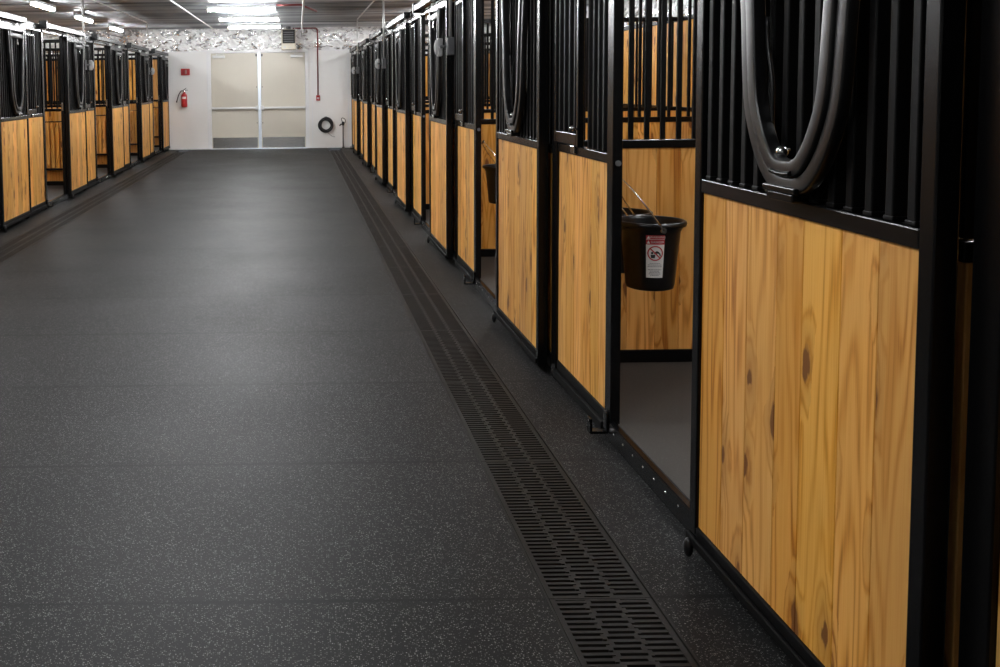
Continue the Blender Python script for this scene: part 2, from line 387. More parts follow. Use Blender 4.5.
# double door in the far wall
d = empty('door_1', ((DX0+DX1)/2, YW, 0)); d['kind'] = 'structure'
cx = (DX0+DX1)/2; hw = (DX1-DX0)/2
m = MB(); m.box(-hw-0.055, -hw+0.03, -0.03, 0.1, 0, DZ+0.05, .004); m.box(hw-0.03, hw+0.055, -0.03, 0.1, 0, DZ+0.05, .004); m.box(-hw-0.055, hw+0.055, -0.035, 0.1, DZ-0.03, DZ+0.05, .004)
m.build('door_frame', FRAME_W, d)
MX = -0.912-cx
m = MB(); m.box(MX-0.035, MX+0.035, -0.035, 0.06, 0.012, DZ-0.03, .004); m.build('mullion', ALU, d)
m = MB(); m.box(-hw+0.0, hw, -0.10, 0.06, 0.0005, 0.014, .003); m.build('daylight_threshold', ALU, d)  # pale strip standing in for daylight that leaks under the doors
for a, b_, sgn in ((-hw+0.033, MX-0.038, 1), (MX+0.038, hw-0.033, -1)):
    m = MB(); m.box(a, b_, 0.005, 0.05, 0.016, DZ-0.034, .003); lf = m.build('door_leaf', BEIGE, d)
    m = MB(); m.box(a+0.02, b_-0.02, 0.001, 0.0049, 0.022, 0.275); m.build('kick_plate', STEEL, lf)
    lo_, hi_ = (a+0.03, b_-0.02) if sgn > 0 else (a+0.02, b_-0.03)
    m = MB(); m.box(lo_, hi_, -0.075, -0.045, 0.955, 1.005, .008)
    cc = hi_ if sgn > 0 else lo_
    m.box(cc-0.035, cc+0.035, -0.08, 0.0045, 0.93, 1.03, .006); m.box((lo_ if sgn > 0 else hi_)-0.03, (lo_ if sgn > 0 else hi_)+0.03, -0.07, 0.0045, 0.95, 1.01, .006)
    m.build('panic_bar', SATIN, lf)
    m = MB(); ex0, ex1 = (a+0.045, a+0.34) if sgn > 0 else (b_-0.34, b_-0.045)
    m.box(ex0, ex1, -0.07, 0.0045, DZ-0.15, DZ-0.085, .008)
    m.cyl((ex0+0.1, -0.04, DZ-0.085), (ex0+0.1, -0.04, DZ-0.055), 0.012); m.box(ex0+0.09, ex1-0.02, -0.05, -0.03, DZ-0.062, DZ-0.05)
    m.build('door_closer', SATIN, lf)
    cc = b_-0.03 if sgn > 0 else a+0.03
    for z, hh in ((DZ-0.085, 0.03), (1.48, 0.012), (0.62, 0.012)):
        m = MB(); m.box(cc-0.018 if hh > .02 else cc-0.01, cc+0.018 if hh > .02 else cc+0.01, -0.008, 0.0045, z-hh, z+hh, .002); m.build('latch_strike', DGREYBOX, lf)

# ---------------------------------------------------------------- horse stall pieces (built for the right row, x = away from the aisle)
HWD = 0.54                         # half width of a door
ZB, ZT, ZR = 0.108, 1.158, 1.200     # wood bottom, wood top, rail top
ZDT = 2.195
def rrect(w, d, r, n=3):
    pts = []
    for cx_, cy_, a0 in ((w/2-r, d/2-r, 0), (-w/2+r, d/2-r, 90), (-w/2+r, -d/2+r, 180), (w/2-r, -d/2+r, 270)):
        for i in range(n+1):
            t = math.radians(a0+90*i/n); pts.append((cx_+r*math.cos(t), cy_+r*math.sin(t)))
    return pts
def catmull(P, k=6):
    P = [Vector(p) for p in P]; Q = [P[0]*2-P[1]]+P+[P[-1]*2-P[-2]]; out = []
    for i in range(1, len(Q)-2):
        for j in range(k):
            t = j/k; a, b_, c, d_ = Q[i-1:i+3]
            out.append(0.5*((2*b_)+(c-a)*t+(2*a-5*b_+4*c-d_)*t*t+(3*b_-a-3*c+d_)*t**3))
    out.append(P[-1]); return out
UP = [(0.288, 2.13), (0.256, 1.90), (0.225, 1.69), (0.202, 1.46), (0.158, 1.345), (0.103, 1.272), (0.052, 1.243), (0, 1.238)]
YO = -0.050                             # the yoke sits a little off the middle of the door
def upath(x, off):
    h = catmull([(x, y, z) for y, z in UP], 5); full = h+[Vector((p.x, -p.y, p.z)) for p in h[-2::-1]]
    out = []
    for i, p in enumerate(full):
        t = (full[min(i+1, len(full)-1)]-full[max(i-1, 0)]).normalized()
        nrm = Vector((0, -t.z, t.y))
        if nrm.dot(Vector((0, 0-p.y, 1.9-p.z))) < 0: nrm = -nrm
        out.append(p+nrm*off+Vector((0, YO, 0)))
    return out

def make_door():
    r = empty('stall_door')
    for s in (-1, 1):
        y = s*HWD
        MB().box(0, 0.05, min(y, y-s*0.045), max(y, y-s*0.045), 0.045, ZDT, .004).build('stile', BLACK, r)
    a = HWD-0.0455
    MB().box(0.001, 0.049, -a, a, ZDT-0.06, ZDT-0.001, .004).build('top_rail', BLACK, r)
    MB().box(0.001, 0.049, -a, a, ZT, ZR, .004).build('middle_rail', BLACK, r)
    b_ = MB().box(0.001, 0.049, -a, a, 0.05, ZB, .004).build('bottom_rail', BARM, r)
    MB().box(-0.012, 0.0008, -HWD, HWD, 0.050, 0.078, .004).build('guide_channel', BARM, b_)
    MB().sphere((-0.014, HWD-0.03, 0.036), 0.024, (0.6, 0.8, 1.3)).cyl((-0.014, HWD-0.03, 0.036), (0.03, HWD-0.03, 0.049), 0.008).build('bumper', BLACK_MATT, b_)
    MB().boards(-a, a, ZB+.001, ZT-.001, 0.010, 0.038).build('wood_panel', PINE, r)
    bar = None
    n = 14
    for i in range(n):
        y = -a+(i+0.5)*2*a/n
        if bar is None:
            mm = MB(); mm.box(0.008, 0.040, -0.0135, 0.0135, ZR+.001, ZDT-0.061, .004); mm.box(0.006, 0.042, -0.0165, 0.0165, ZR+.0008, ZR+0.012, .003)
            bar = mm.build('bar', BARM, r); bar.location = (0, y, 0)
        else:
            c = bar.copy(); COL.objects.link(c); c.parent = r; c.location = (0, y, 0)
    mm = MB(); mm.sweep(upath(-0.018, 0.0), rrect(0.042, 0.030, 0.007), up=(1, 0, 0)); mm.build('yoke_frame', YOKE, r, sharp=24)
    mm = MB(); mm.sweep(upath(-0.022, 0.0425), rrect(0.042, 0.038, 0.008), up=(1, 0, 0))
    mm.box(-0.038, -0.006, -0.265+YO, 0.265+YO, 2.055, 2.105, .006)
    g = mm.build('yoke_gate', YOKE, r, sharp=24)
    mm = MB(); mm.box(-0.05, -0.036, -0.075+YO, 0.075+YO, 1.222, 1.238, .003); mm.box(-0.046, -0.003, -0.06+YO, 0.06+YO, 1.2015, 1.223, .004); mm.build('latch_plate', BLACK, g)
    mm = MB(); mm.tube([(-0.043, YO+0.055*math.sin(t), 1.268+0.010*(1-math.cos(t))) for t in [-1+0.2*i for i in range(11)]], 0.006); mm.build('finger_lip', BLACK, g)
    mm = MB(); mm.cyl((-0.012, 0.0, 1.322), (0.004, 0.0, 1.322), 0.006); mm.sphere((-0.014, 0.0, 1.318), 0.016); mm.build('latch_knob', CHROME, g)
    mm = MB(); pts = [(-0.006, 0.10-0.05*t+0.006*math.sin(t*9), 1.66-0.33*t) for t in [i/14 for i in range(15)]]; mm.tube(pts, 0.0055, 6); mm.build('cable', BLACK_MATT, g)
    mm = MB(); mm.cyl((-0.044, YO, 2.045), (-0.036, YO, 2.045), 0.008); mm.box(-0.043, -0.037, YO-0.010, YO+0.010, 1.985, 2.045, .003); mm.cyl((-0.046, YO, 1.995), (-0.034, YO, 1.995), 0.016); mm.build('gate_latch', CHROME, g)
    for s in (-1, 1):
        mm = MB(); mm.box(0.014, 0.036, s*0.40-0.03, s*0.40+0.03, ZDT, 2.233, .003); mm.cyl((0.004, s*0.40, 2.222), (0.046, s*0.40, 2.222), 0.010); mm.build('hanger', GALV, r)
    return r

def make_front(nb=14):
    r = empty('stall_facade')
    # y runs from the divider post (-0.575) past the opening to the next divider post (2.40)
    p = MB().box(0.058, 0.138, 2.402, 2.482, 0.0, 2.295, .004).build('post', BLACK, r)
    MB().box(0.05, 0.146, 2.396, 2.484, 2.296, 2.318, .004).build('cap', BLACK, p)
    j = MB().box(0.060, 0.102, 1.545, 1.620, 0.0, 2.195, .004).build('jamb', BLACK, r)
    MB().cyl((0.082, 1.537, 1.165), (0.082, 1.5448, 1.165), 0.012).build('bolt', DGREYBOX, j)
    j = MB().box(0.060, 0.105, 0.470, 0.545, 0.0, 2.195, .004).build('jamb', BLACK, r)
    MB().box(0.072, 0.098, 0.5452, 0.552, 1.20, 1.31, .003).build('latch_keeper', STEEL, j)
    MB().box(0.064, 0.114, 0.5465, 1.5435, 2.196, 2.243, .004).build('header', BLACK, r)
    MB().box(0.064, 0.114, 1.6215, 2.401, 2.196, 2.292, .004).build('header', BLACK, r)
    MB().box(0.064, 0.114, -0.545, 0.469, 2.196, 2.243, .004).build('header', BLACK, r)
    t = MB().box(-0.014, 0.060, -0.545, 1.570, 2.245, 2.312, .006).build('door_track', BLACK, r)
    MB().box(-0.020, 0.075, 1.571, 1.66, 2.235, 2.335, .006).build('end_cap', BLACK_MATT, t)
    s = MB().box(0.056, 0.085, 0.5455, 1.5445, 0.0, 0.082, .005).build('sill', BLACK, r)
    for i in range(9):
        MB().sphere((0.0555, 0.58+i*0.113, 0.052), 0.0065, (0.5, 1, 1), 8, 6).build('bolt', CHROME, s)
    # fixed panel beside the opening
    y0, y1 = 1.6215, 2.401
    MB().box(0.0645, 0.113, y0, y1, ZT, ZR, .004).build('middle_rail', BLACK, r)
    b_ = MB().box(0.0645, 0.113, y0, y1, 0.03, ZB-.004, .004).build('bottom_rail', BARM, r)
    MB().box(0.046, 0.064, y0, y1, 0.02, 0.060, .003).build('guide_channel', BARM, b_)
    MB().boards(y0, y1, ZB-.003, ZT-.001, 0.072, 0.100).build('wood_panel', PINE, r)
    # feed door: the half of the grille next to the divider post
    f0, f1 = 1.99, 2.395
    bar = None
    ys = [y0+0.035+i*0.07 for i in range(5)]
    mm = MB(); mm.box(0.0755, 0.1005, -0.0125, 0.0125, ZR+.001, 2.195, .004); bar = mm.build('bar', BARM, r); bar.location = (0, ys[0], 0)
    for y in ys[1:]:
        c = bar.copy(); COL.objects.link(c); c.parent = r; c.location = (0, y, 0)
    mm = MB()
    for y in (f0, f1-0.028): mm.box(0.044, 0.074, y, y+0.028, ZR+.004, 2.15, .004)
    mm.box(0.044, 0.074, f0+0.0285, f1-0.0285, 2.12, 2.15, .004)
    mm.box(0.044, 0.074, f0+0.0285, f1-0.0285, ZR+.006, ZR+0.062, .004)
    fd = mm.build('feed_door', BLACK, r)
    bar2 = None
    for i in range(4):
        y = f0+0.07+i*0.085
        if bar2 is None:
            mm = MB(); mm.box(0.0475, 0.0705, -0.0115, 0.0115, ZR+.063, 2.119, .004); bar2 = mm.build('bar', BARM, fd); bar2.location = (0, y, 0)
        else:
            c = bar2.copy(); COL.objects.link(c); c.parent = fd; c.location = (0, y, 0)
    mm = MB(); mm.cyl((0.057, f0+0.014, 1.262), (0.057, f0+0.014, 1.292), 0.007); mm.cyl((0.03, f0+0.02, 1.285), (0.05, f0+0.02, 1.285), 0.006); mm.sphere((0.026, f0+0.02, 1.288), 0.014); mm.build('knob', CHROME, fd)
    mm = MB(); mm.box(0.052, 0.0640, f0+0.09, f0+0.15, 1.165, 1.203, .003); mm.build('catch', STEEL, fd)
    # grille and boards on the far side of the opening, behind the open door
    y0, y1 = -0.545, 0.469
    MB().box(0.0645, 0.113, y0, y1, ZT-.02, ZR-.02, .004).build('middle_rail', BLACK, r)
    MB().box(0.0645, 0.113, y0, y1, 0.03, ZB-.004, .004).build('bottom_rail', BARM, r)
    MB().boards(y0, y1, ZB-.003, ZT-.021, 0.072, 0.100).build('wood_panel', PINE, r)
    for i in range(18):
        c = bar.copy(); COL.objects.link(c); c.parent = r; c.location = (0, y0+0.03+i*0.0562, -0.02)
    # stay roller that holds the foot of the sliding door
    mm = MB(); mm.box(-0.014, 0.0575, 1.555, 1.600, 0.030, 0.042, .003); mm.box(-0.020, -0.010, 1.555, 1.600, 0.030, 0.095, .003); mm.box(0.048, 0.0575, 1.555, 1.600, 0.044, 0.12, .003)
    st = mm.build('stay_roller', BLACK, r)
    for y, z in ((1.568, 0.085), (1.588, 0.055)):
        MB().cyl((-0.025, y, z), (-0.0205, y, z), 0.005, 8).build('bolt', STEEL, st)
    return r

def make_divider():
    r = empty('stall_divider')
    x0, x1 = 0.150, FR+DEPTH-0.02
    MB().box(x0, x1, -0.02, 0.02, 0.077, 0.142, .004).build('bottom_rail', BLACK, r)
    MB().box(x0, x1, -0.022, 0.022, 1.166, 1.208, .004).build('middle_rail', BLACK, r)
    MB().box(x0, x1, -0.02, 0.02, 2.165, 2.215, .004).build('top_rail', BLACK, r)
    MB().boards(x0, x1, 0.143, 1.165, -0.014, 0.014, axis='x').build('wood_panel', PINE, r)
    n = 36; bar = None
    for i in range(n):
        x = x0+0.05+i*(x1-x0-0.1)/(n-1)
        if bar is None:
            bar = MB().box(-0.0115, 0.0115, -0.0115, 0.0115, 1.209, 2.164, .003).build('bar', BARM, r); bar.location = (x, 0, 0)
        else:
            c = bar.copy(); COL.objects.link(c); c.parent = r; c.location = (x, 0, 0)
    mm = MB(); mm.box(x0, x0+0.03, -0.024, 0.024, 0.145, 2.164)
    return r, mm.build('end_bracket', BLACK, r)

# masters
door0 = make_door(); front0 = make_front(); div0, _ = make_divider()
TD, TF, TV = tree_of(door0), tree_of(front0), tree_of(div0)
used = set()
def place(o, tree, loc, rz):
    c = o if o.name not in used else copy_tree(o, tree)
    used.add(o.name); c.location = loc; c.rotation_euler = (0, 0, rz); return c
n_l = len(LEFT)
NL = ['leftmost, cut by the picture edge is not shown', '', '', '', '', '']
for k, c in enumerate(RIGHT):
    w = ORD[k]
    far = ' beside the far white wall' if k == 6 else ''
    dr = place(door0, TD, (XD, c+(0.0125 if k == 0 else 0), 0), 0)
    dr.scale = (1, 1.05 if k == 0 else 1, 1)
    tag(dr, f'{w} open sliding pine door with black U-shaped yoke in right-hand stall row{far}', 'stall door', 'sliding doors of the right stall row')
    tag(place(front0, TF, (XD, c, 0), 0), f'{w} black fixed stall front with feed door in right-hand row{far}', 'stall front', 'stall fronts of the right row')
    if k < 6:
        tag(place(div0, TV, (XD, c+2.442, 0), 0), f'{w} pine and black bar partition seen inside the right-hand stalls', 'partition', 'partitions between the right stalls')
for k, c in enumerate(LEFT):
    w = ['hidden', 'nearest', 'second', 'third', 'fourth', 'fifth'][k]
    far = ' beside the far white wall' if k == 5 else ''
    if k == 0: continue
    dr = place(door0, TD, (XL, c, 0), math.pi); dr.scale = (1, 1, 1)
    tag(dr, f'{w} open sliding pine door with black U-shaped yoke in left-hand stall row{far}', 'stall door', 'sliding doors of the left stall row')
    tag(place(front0, TF, (XL, c, 0), math.pi), f'{w} black fixed stall front with pine boards in left-hand row{far}', 'stall front', 'stall fronts of the left row')
    if k < 5:
        tag(place(div0, TV, (XL, c+0.613, 0), math.pi), f'pine and black bar partition just behind the {w} sliding door of the left-hand row', 'partition', 'partitions between the left stalls')
# stall front just before the nearest right door, only its edge in view
o = copy_tree(front0, TF); o.location = (XD, RIGHT[0]-3.06, 0)
tag(o, 'dark stall front cut off by the right edge of the photo', 'stall front', 'stall fronts of the right row')

# back partitions of the stalls: boards to head height in a black frame
def back(name, xb, side, y0, y1, label):
    r = empty(name, (xb, 0, 0))
    m = MB()
    a, b_ = (0.0, 0.03) if side > 0 else (-0.03, 0.0)
    m.boards(y0, y1, 0.12, 1.16, a+.004, b_-.004); m.boards(y0, y1, 1.21, 2.16, a+.004, b_-.004)
    m.build('wood_panel', PINE, r)
    m = MB()
    for z0, z1 in ((0.052, 0.119), (1.161, 1.209), (2.161, 2.215)): m.box(a-.008, b_+.008, y0, y1, z0, z1, .003)
    m.build('rails', BLACK, r).name = 'rail'
    r['kind'] = 'structure'
    return r
back('wall_right_boards', XBR, 1, -1.0, YW-.01, '')
back('wall_left_boards', XBL, -1, 6.0, YW-.01, '')

for name, xa, xb in (('wall_far_boards_right', XD+FR+0.15, XBR-0.03), ('wall_far_boards_left', XBL+0.03, XL-FR-0.15)):
    r = empty(name, (0, YW-0.07, 0)); r['kind'] = 'structure'
    m = MB(); m.boards(xa, xb, 0.12, 1.16, -.013, .013, axis='x'); m.boards(xa, xb, 1.21, 2.16, -.013, .013, axis='x'); m.build('wood_panel', PINE, r)
    m = MB()
    for z0, z1 in ((0.052, 0.119), (1.161, 1.209), (2.161, 2.215)): m.box(xa, xb, -.024, .024, z0, z1, .003)
    m.build('rail', BLACK, r)
# wooden hay racks on the left partitions
def make_rack():
    r = empty('hay_rack')
    z0, z1 = 0.31, 1.03
    x0, x1 = 0.0, 1.0
    n = 14; s0 = None
    for i in range(n):
        x = x0+0.04+i*0.0695
        if s0 is None:
            m = MB(); m.boards(-0.0245, 0.0245, z0+0.04, z1-0.02, -0.016, 0.016, axis='x', width=0.06); s0 = m.build('slat', PINE, r); s0.location = (x, -0.09, 0)
        else:
            c = s0.copy(); COL.objects.link(c); c.parent = r; c.location = (x, -0.09, random.uniform(-.006, .006))
    MB().tube([(x0+(x1-x0)*i/20, -0.118+0.02*math.sin(math.pi*i/20), z1-0.005-0.008*math.sin(math.pi*i/20)) for i in range(21)], 0.009).build('top_rail', BLACK, r)
    MB().box(x0, x1, -0.12, -0.004, z0, z0+0.026, .004).build('floor_tray', BLACK, r)
    for x in (x0, x1-0.012): MB().box(x, x+0.012, -0.104, -0.003, z0+0.027, z1-0.03, .003).build('side_plate', BLACK, r)
    return r
rk = make_rack(); TR = tree_of(rk)
for k in (2, 3, 4, 5):
    c = LEFT[k]
    o = rk if k == 2 else copy_tree(rk, TR)
    o.location = (XL-0.155-1.0, c+0.613-0.026 if k < 5 else YW-0.07-0.028, 0)
    w = {2: 'nearest', 3: 'second', 4: 'third', 5: 'farthest'}[k]
    tag(o, f'upright slatted pine rack seen low inside the {w} open left-hand stall doorway', 'hay rack', 'slatted racks in the left stalls')

# ---------------------------------------------------------------- drain grates
def make_grate():
    m = MB(); Lg = GPITCH-0.002; w = DW-0.004
    m.box(-w, -w+0.016, 0, Lg, -0.022, -0.001); m.box(w-0.016, w, 0, Lg, -0.022, -0.001)
    m.box(-w+0.016, w-0.016, 0, 0.006, -0.022, -0.0015); m.box(-w+0.016, w-0.016, Lg-0.006, Lg, -0.022, -0.0015)
    n = 40; p = Lg/n; cw = (2*w-0.032)/3
    for cidx in range(3):
        xa = -w+0.016+cidx*cw; xb = xa+cw
        for i in range(n):
            yy = (i+(0.5 if cidx % 2 else 0.15))*p
            if yy+p*.5 > Lg: continue
            m.box(xa, xb, yy, yy+p*0.52, -0.018, -0.002)
        if cidx < 2: 
            for i in range(n):
                yy = i*p; off = 0.005 if i % 2 else -0.005
                m.box(xb-0.007+off, xb+0.007+off, yy, yy+p, -0.02, -0.0018)
    return m.build('drain_grate', GRATE)
g0 = make_grate(); first = True
ya = 2.73-1.035*1; idx = 0
yg = ya
while yg+GPITCH < YW:
    for c, lab, grp in ((DR, 'black slotted drain grate in the floor channel along the right-hand stalls', 'right drain grates'), (DL, 'black slotted drain grate in the floor channel along the left-hand stalls', 'left drain grates')):
        if c == DL and yg < 6.5: continue
        o = g0 if first else g0.copy()
        if not first: COL.objects.link(o)
        first = False
        o.location = (c, yg, 0.0); tag(o, lab, 'drain grate', grp)
    yg += GPITCH
# thin edge strips of the two channels
m = MB()
for c in (DL, DR):
    for s in (-1, 1): m.box(c+s*(DW+0.003)-0.0035, c+s*(DW+0.003)+0.0035, YN, YW-.1, -0.01, 0.0022)
struct(m.build('trim_3', GRATE))

# ---------------------------------------------------------------- ceiling lamps
def lamp(name, length, mat, along):
    r = empty(name)
    def bx(m, a, b_, c, d_, e, f, bev): return m.box(a, b_, c, d_, e, f, bev) if along == 'x' else m.box(c, d_, a, b_, e, f, bev)
    h = length/2
    m = MB(); bx(m, -h, h, -0.05, 0.05, -0.045, -0.0, .006); hs = m.build('housing', LAMPBODY, r)
    m = MB(); bx(m, -h+0.015, h-0.015, -0.036, 0.036, -0.086, -0.0455, .014); m.build('lens', mat, r)
    for s in (-1, 1):
        m = MB(); p = s*(h-0.18)
        if along == 'x': m.cyl((p, 0, 0.0005), (p, 0, 0.036), 0.006, 8)
        else: m.cyl((0, p, 0.0005), (0, p, 0.036), 0.006, 8)
        m.build('hanger', GALV, r)
    return r
la = lamp('aisle_light', 1.14, LAMP, 'x'); TL = tree_of(la)
ys = [21.1-2.44*i for i in range(9)]
for i, y in enumerate(ys):
    o = la if i == 0 else copy_tree(la, TL)
    o.location = (-0.915, y, 2.832)
    tag(o, ['white strip light across the aisle ceiling, lowest of three above the double door', 'white strip light across the aisle ceiling, middle of three above the double door', 'white strip light across the aisle ceiling, topmost of three above the double door'][i] if i < 3 else f'white strip light across the aisle ceiling, {ORD[i-3]} one above the top edge of the photo', 'ceiling light', 'aisle strip lights')
ls = lamp('stall_light', 1.22, LAMP2, 'y'); TS = tree_of(ls); first = True
for i, y in enumerate([21.3, 18.1, 15.2, 12.1, 9.05]):
    o = ls if first else copy_tree(ls, TS); first = False
    o.location = (-3.93, y, 2.832)
    tag(o, f'white strip light over the left-hand stalls, {["farthest, near the foil insulation", "second from the far wall", "third from the far wall", "fourth from the far wall", "fifth from the far wall"][i]}', 'ceiling light', 'left stall lights')
lr = lamp('stall_light', 1.22, LAMP3, 'y'); TR_ = tree_of(lr)
for i, y in enumerate([21.3, 18.1, 15.2, 12.1, 9.05, 6.0, 3.0]):
    o = lr if i == 0 else copy_tree(lr, TR_); o.location = (2.55, y, 2.832)
    tag(o, f'white strip light over the right-hand stalls, {ORD[i]} from the far wall'.replace('nearest from', 'first from'), 'ceiling light', 'right stall lights')

# ---------------------------------------------------------------- conduits and boxes
def conduit_drop(x, y, side, ztop, zbox, label, box, clabel):
    """a vertical pipe from the ceiling to an outlet box on a stall post"""
    r = empty('electrical_conduit', (x, y, 0)); q = -1 if side > 0 else 1        # q points into the aisle
    MB().cyl((0, 0, zbox+0.075), (0, 0, ztop), 0.014, 10).build('pipe', GALV, r)
    mm = MB(); mm.box(-0.028, 0.028, -0.034, 0.034, zbox-0.07, zbox+0.074, .006); mm.build('junction_box', DGREYBOX, r)
    mm = MB(); xa, xb = sorted((q*0.05, q*0.09)); mm.box(xa, xb, 0.075, 0.165, zbox-0.075, zbox+0.072, .010)
    mm.sphere((q*0.09, 0.12, zbox), 0.048, (0.55, 0.9, 1.4)); mm.build('weather_cover', GREYBOX, r)
    mm = MB(); mm.cyl((q*0.0285, 0.03, zbox), (q*0.07, 0.03, zbox), 0.012, 10); mm.cyl((q*0.07, 0.02, zbox), (q*0.07, 0.0745, zbox), 0.012, 10); mm.build('nipple', DGREYBOX, r)
    tag(r, label, 'conduit', clabel)
xr, xl = XD+FR-0.042, XL-FR+0.042
for k, lab in ((1, 'nearest'), (3, 'second'), (5, 'third')):
    conduit_drop(xr, RIGHT[k]+2.458, 1, 2.832, 1.80, f'{lab} vertical pipe with grey outlet box on the right-hand stall fronts', 1, 'outlet drops on the right row')
for k, lab in ((2, 'nearest'), (4, 'second')):
    conduit_drop(xl, LEFT[k]+0.59, -1, 2.832, 1.84, f'{lab} vertical pipe with grey outlet box on the left-hand stall fronts', 1, 'outlet drops on the left row')
def run(name, pts, r, mat, label, cat):
    m = MB(); m.tube(pts, r, 8); return tag(m.build(name, mat), label, cat)
zc = 2.845
run('conduit_run', [(xr, 3.0, zc), (xr, 20.10, zc)], 0.012, GALV, 'thin pale conduit along the ceiling above the right-hand stall fronts', 'conduit')
run('conduit_run', [(xl, 9.0, zc), (xl, 20.2, zc)], 0.012, GALV, 'thin pale conduit along the ceiling above the left-hand stall fronts', 'conduit')
run('conduit_run', [(-1.955, 6.0, zc), (-1.955, 23.0, zc)], 0.014, GALV, 'thin pale conduit along the ceiling left of the strip lights', 'conduit')
run('conduit_run', [(0.112, 4.0, zc-0.05), (0.112, 22.9, zc-0.05), (0.112, 23.0, zc-0.07), (0.112, 23.05, zc-0.2)], 0.019, GALV, 'pale conduit along the ceiling between heater and red pipe', 'conduit')
m = MB(); m.tube([(-0.34, 16.3, 2.84), (0.07, 16.3, 2.84), (0.36, 17.75, 2.84)], 0.017, 8)
tag(m.build('red_conduit', REDDARK), 'red conduit beside the topmost aisle strip light', 'conduit')
# fire alarm pipe and pull station on the far wall
m = MB(); m.tube([(-0.10, 22.98, 2.845), (0.44, 22.98, 2.845), (0.475, 22.985, 2.825), (0.485, 23.0, 2.72), (0.487, 23.10, 2.5), (0.487, YW-0.025, 2.30), (0.487, YW-0.022, 1.27)], 0.016, 8)
tag(m.build('alarm_pipe', REDDARK), 'red vertical pipe on the white wall right of the double door', 'pipe')
r = empty('alarm_pull_station', (0.487, YW, 1.2))
MB().box(-0.045, 0.045, -0.05, -0.001, -0.065, 0.065, .006).build('body', RED, r)
MB().box(-0.028, 0.028, -0.062, -0.0505, -0.02, 0.012, .004).build('pull_handle', LABELW, r)
MB().cyl((0, -0.056, -0.042), (0, -0.0505, -0.042), 0.010, 10).build('key_lock', CHROME, r)
tag(r, 'small red alarm pull station at the foot of the red wall pipe', 'fire alarm')
r = empty('alarm_strobe', (-2.675, YW, 1.86))
MB().box(-0.105, 0.105, -0.055, -0.001, -0.078, 0.078, .008).build('body', RED, r)
mm = MB(); mm.box(-0.008, 0.035, -0.075, -0.0555, -0.05, 0.05, .006); mm.build('strobe_lens', PINK, r)
mm = MB()
for i in range(4): mm.box(-0.085, -0.025, -0.058, -0.0555, -0.05+i*0.028, -0.04+i*0.028)
mm.build('speaker_grille', REDDARK, r)
tag(r, 'red fire alarm strobe box high on the white wall above the extinguisher', 'fire alarm')

# fire extinguisher on its wall hook
r = empty('fire_extinguisher', (-2.71, YW-0.09, 1.02))
MB().lathe([(0.05, 0.0), (0.068, 0.012), (0.072, 0.03), (0.072, 0.26), (0.066, 0.295), (0.045, 0.325), (0.024, 0.338), (0.022, 0.36)], seg=24).build('cylinder', RED, r)
mm = MB(); mm.cyl((0, 0, 0.361), (0, 0, 0.395), 0.02); mm.box(-0.03, 0.03, -0.015, 0.015, 0.385, 0.40, .003); mm.build('valve', CHROME, r)
mm = MB(); mm.box(-0.012, 0.095, -0.012, 0.012, 0.401, 0.411, .003); mm.sweep([(-0.01, 0, 0.413), (0.02, 0, 0.428), (0.055, 0, 0.462)], rrect(0.012, 0.02, 0.004), up=(0, 1, 0)); mm.build('lever', BLACK_MATT, r)
mm = MB(); mm.tube(catmull([(-0.02, 0, 0.385), (-0.06, -0.01, 0.39), (-0.11, -0.01, 0.33), (-0.145, 0, 0.25), (-0.17, 0.0, 0.17)], 5), 0.011, 8); mm.cyl((-0.168, 0, 0.175), (-0.185, 0, 0.115), 0.013, 10, 0.018); mm.build('hose', BLACK_MATT, r)
mm = MB(); mm.box(-0.025, 0.025, 0.0735, 0.088, 0.12, 0.36); mm.build('wall_bracket', DGREYBOX, r)
mm = MB(); 
for i in range(9):
    a0, a1 = math.radians(-130+i*9), math.radians(-130+(i+1)*9)
    vs = [mm.bm.verts.new((0.0728*math.cos(a), 0.0728*math.sin(a), z)) for a, z in ((a0, 0.2), (a1, 0.2), (a1, 0.25), (a0, 0.25))]; mm.bm.faces.new(vs)
mm.build('instruction_label', LABELW, r)
tag(r, 'red fire extinguisher with black hose hanging on the white wall left of the double door', 'fire extinguisher')

# coiled hose on a hook
r = empty('coiled_hose', (0.667, YW-0.09, 0.553))
for k, (R_, yy, ph) in enumerate(((0.165, 0.0, 0), (0.145, 0.02, 1), (0.155, 0.045, 2), (0.125, -0.01, 3), (0.172, 0.03, 4.2), (0.138, 0.05, 5.0), (0.118, 0.03, 2.5))):
    mm = MB(); mm.tube([((R_+0.006*math.sin(3*t+ph))*math.cos(t), yy+0.008*math.sin(2*t+ph), (R_+0.006*math.cos(2*t+ph))*math.sin(t)) for t in [2*math.pi*i/48 for i in range(48)]], 0.0155, 8, closed=True)
    mm.build('loop', RUBHOSE, r)
mm = MB(); mm.box(-0.03, 0.03, -0.02, 0.088, 0.185, 0.20, .004); mm.box(-0.02, 0.02, 0.078, 0.088, 0.12, 0.2); mm.build('hook', DGREYBOX, r)
mm = MB(); mm.tube(catmull([(0.03, 0.05, -0.165), (0.08, 0.06, -0.22), (0.16, 0.06, -0.28), (0.22, 0.05, -0.29)], 5), 0.007, 6); mm.build('tail', INKG, r)
tag(r, 'black hose coiled in a ring on the white wall right of the double door', 'hose')

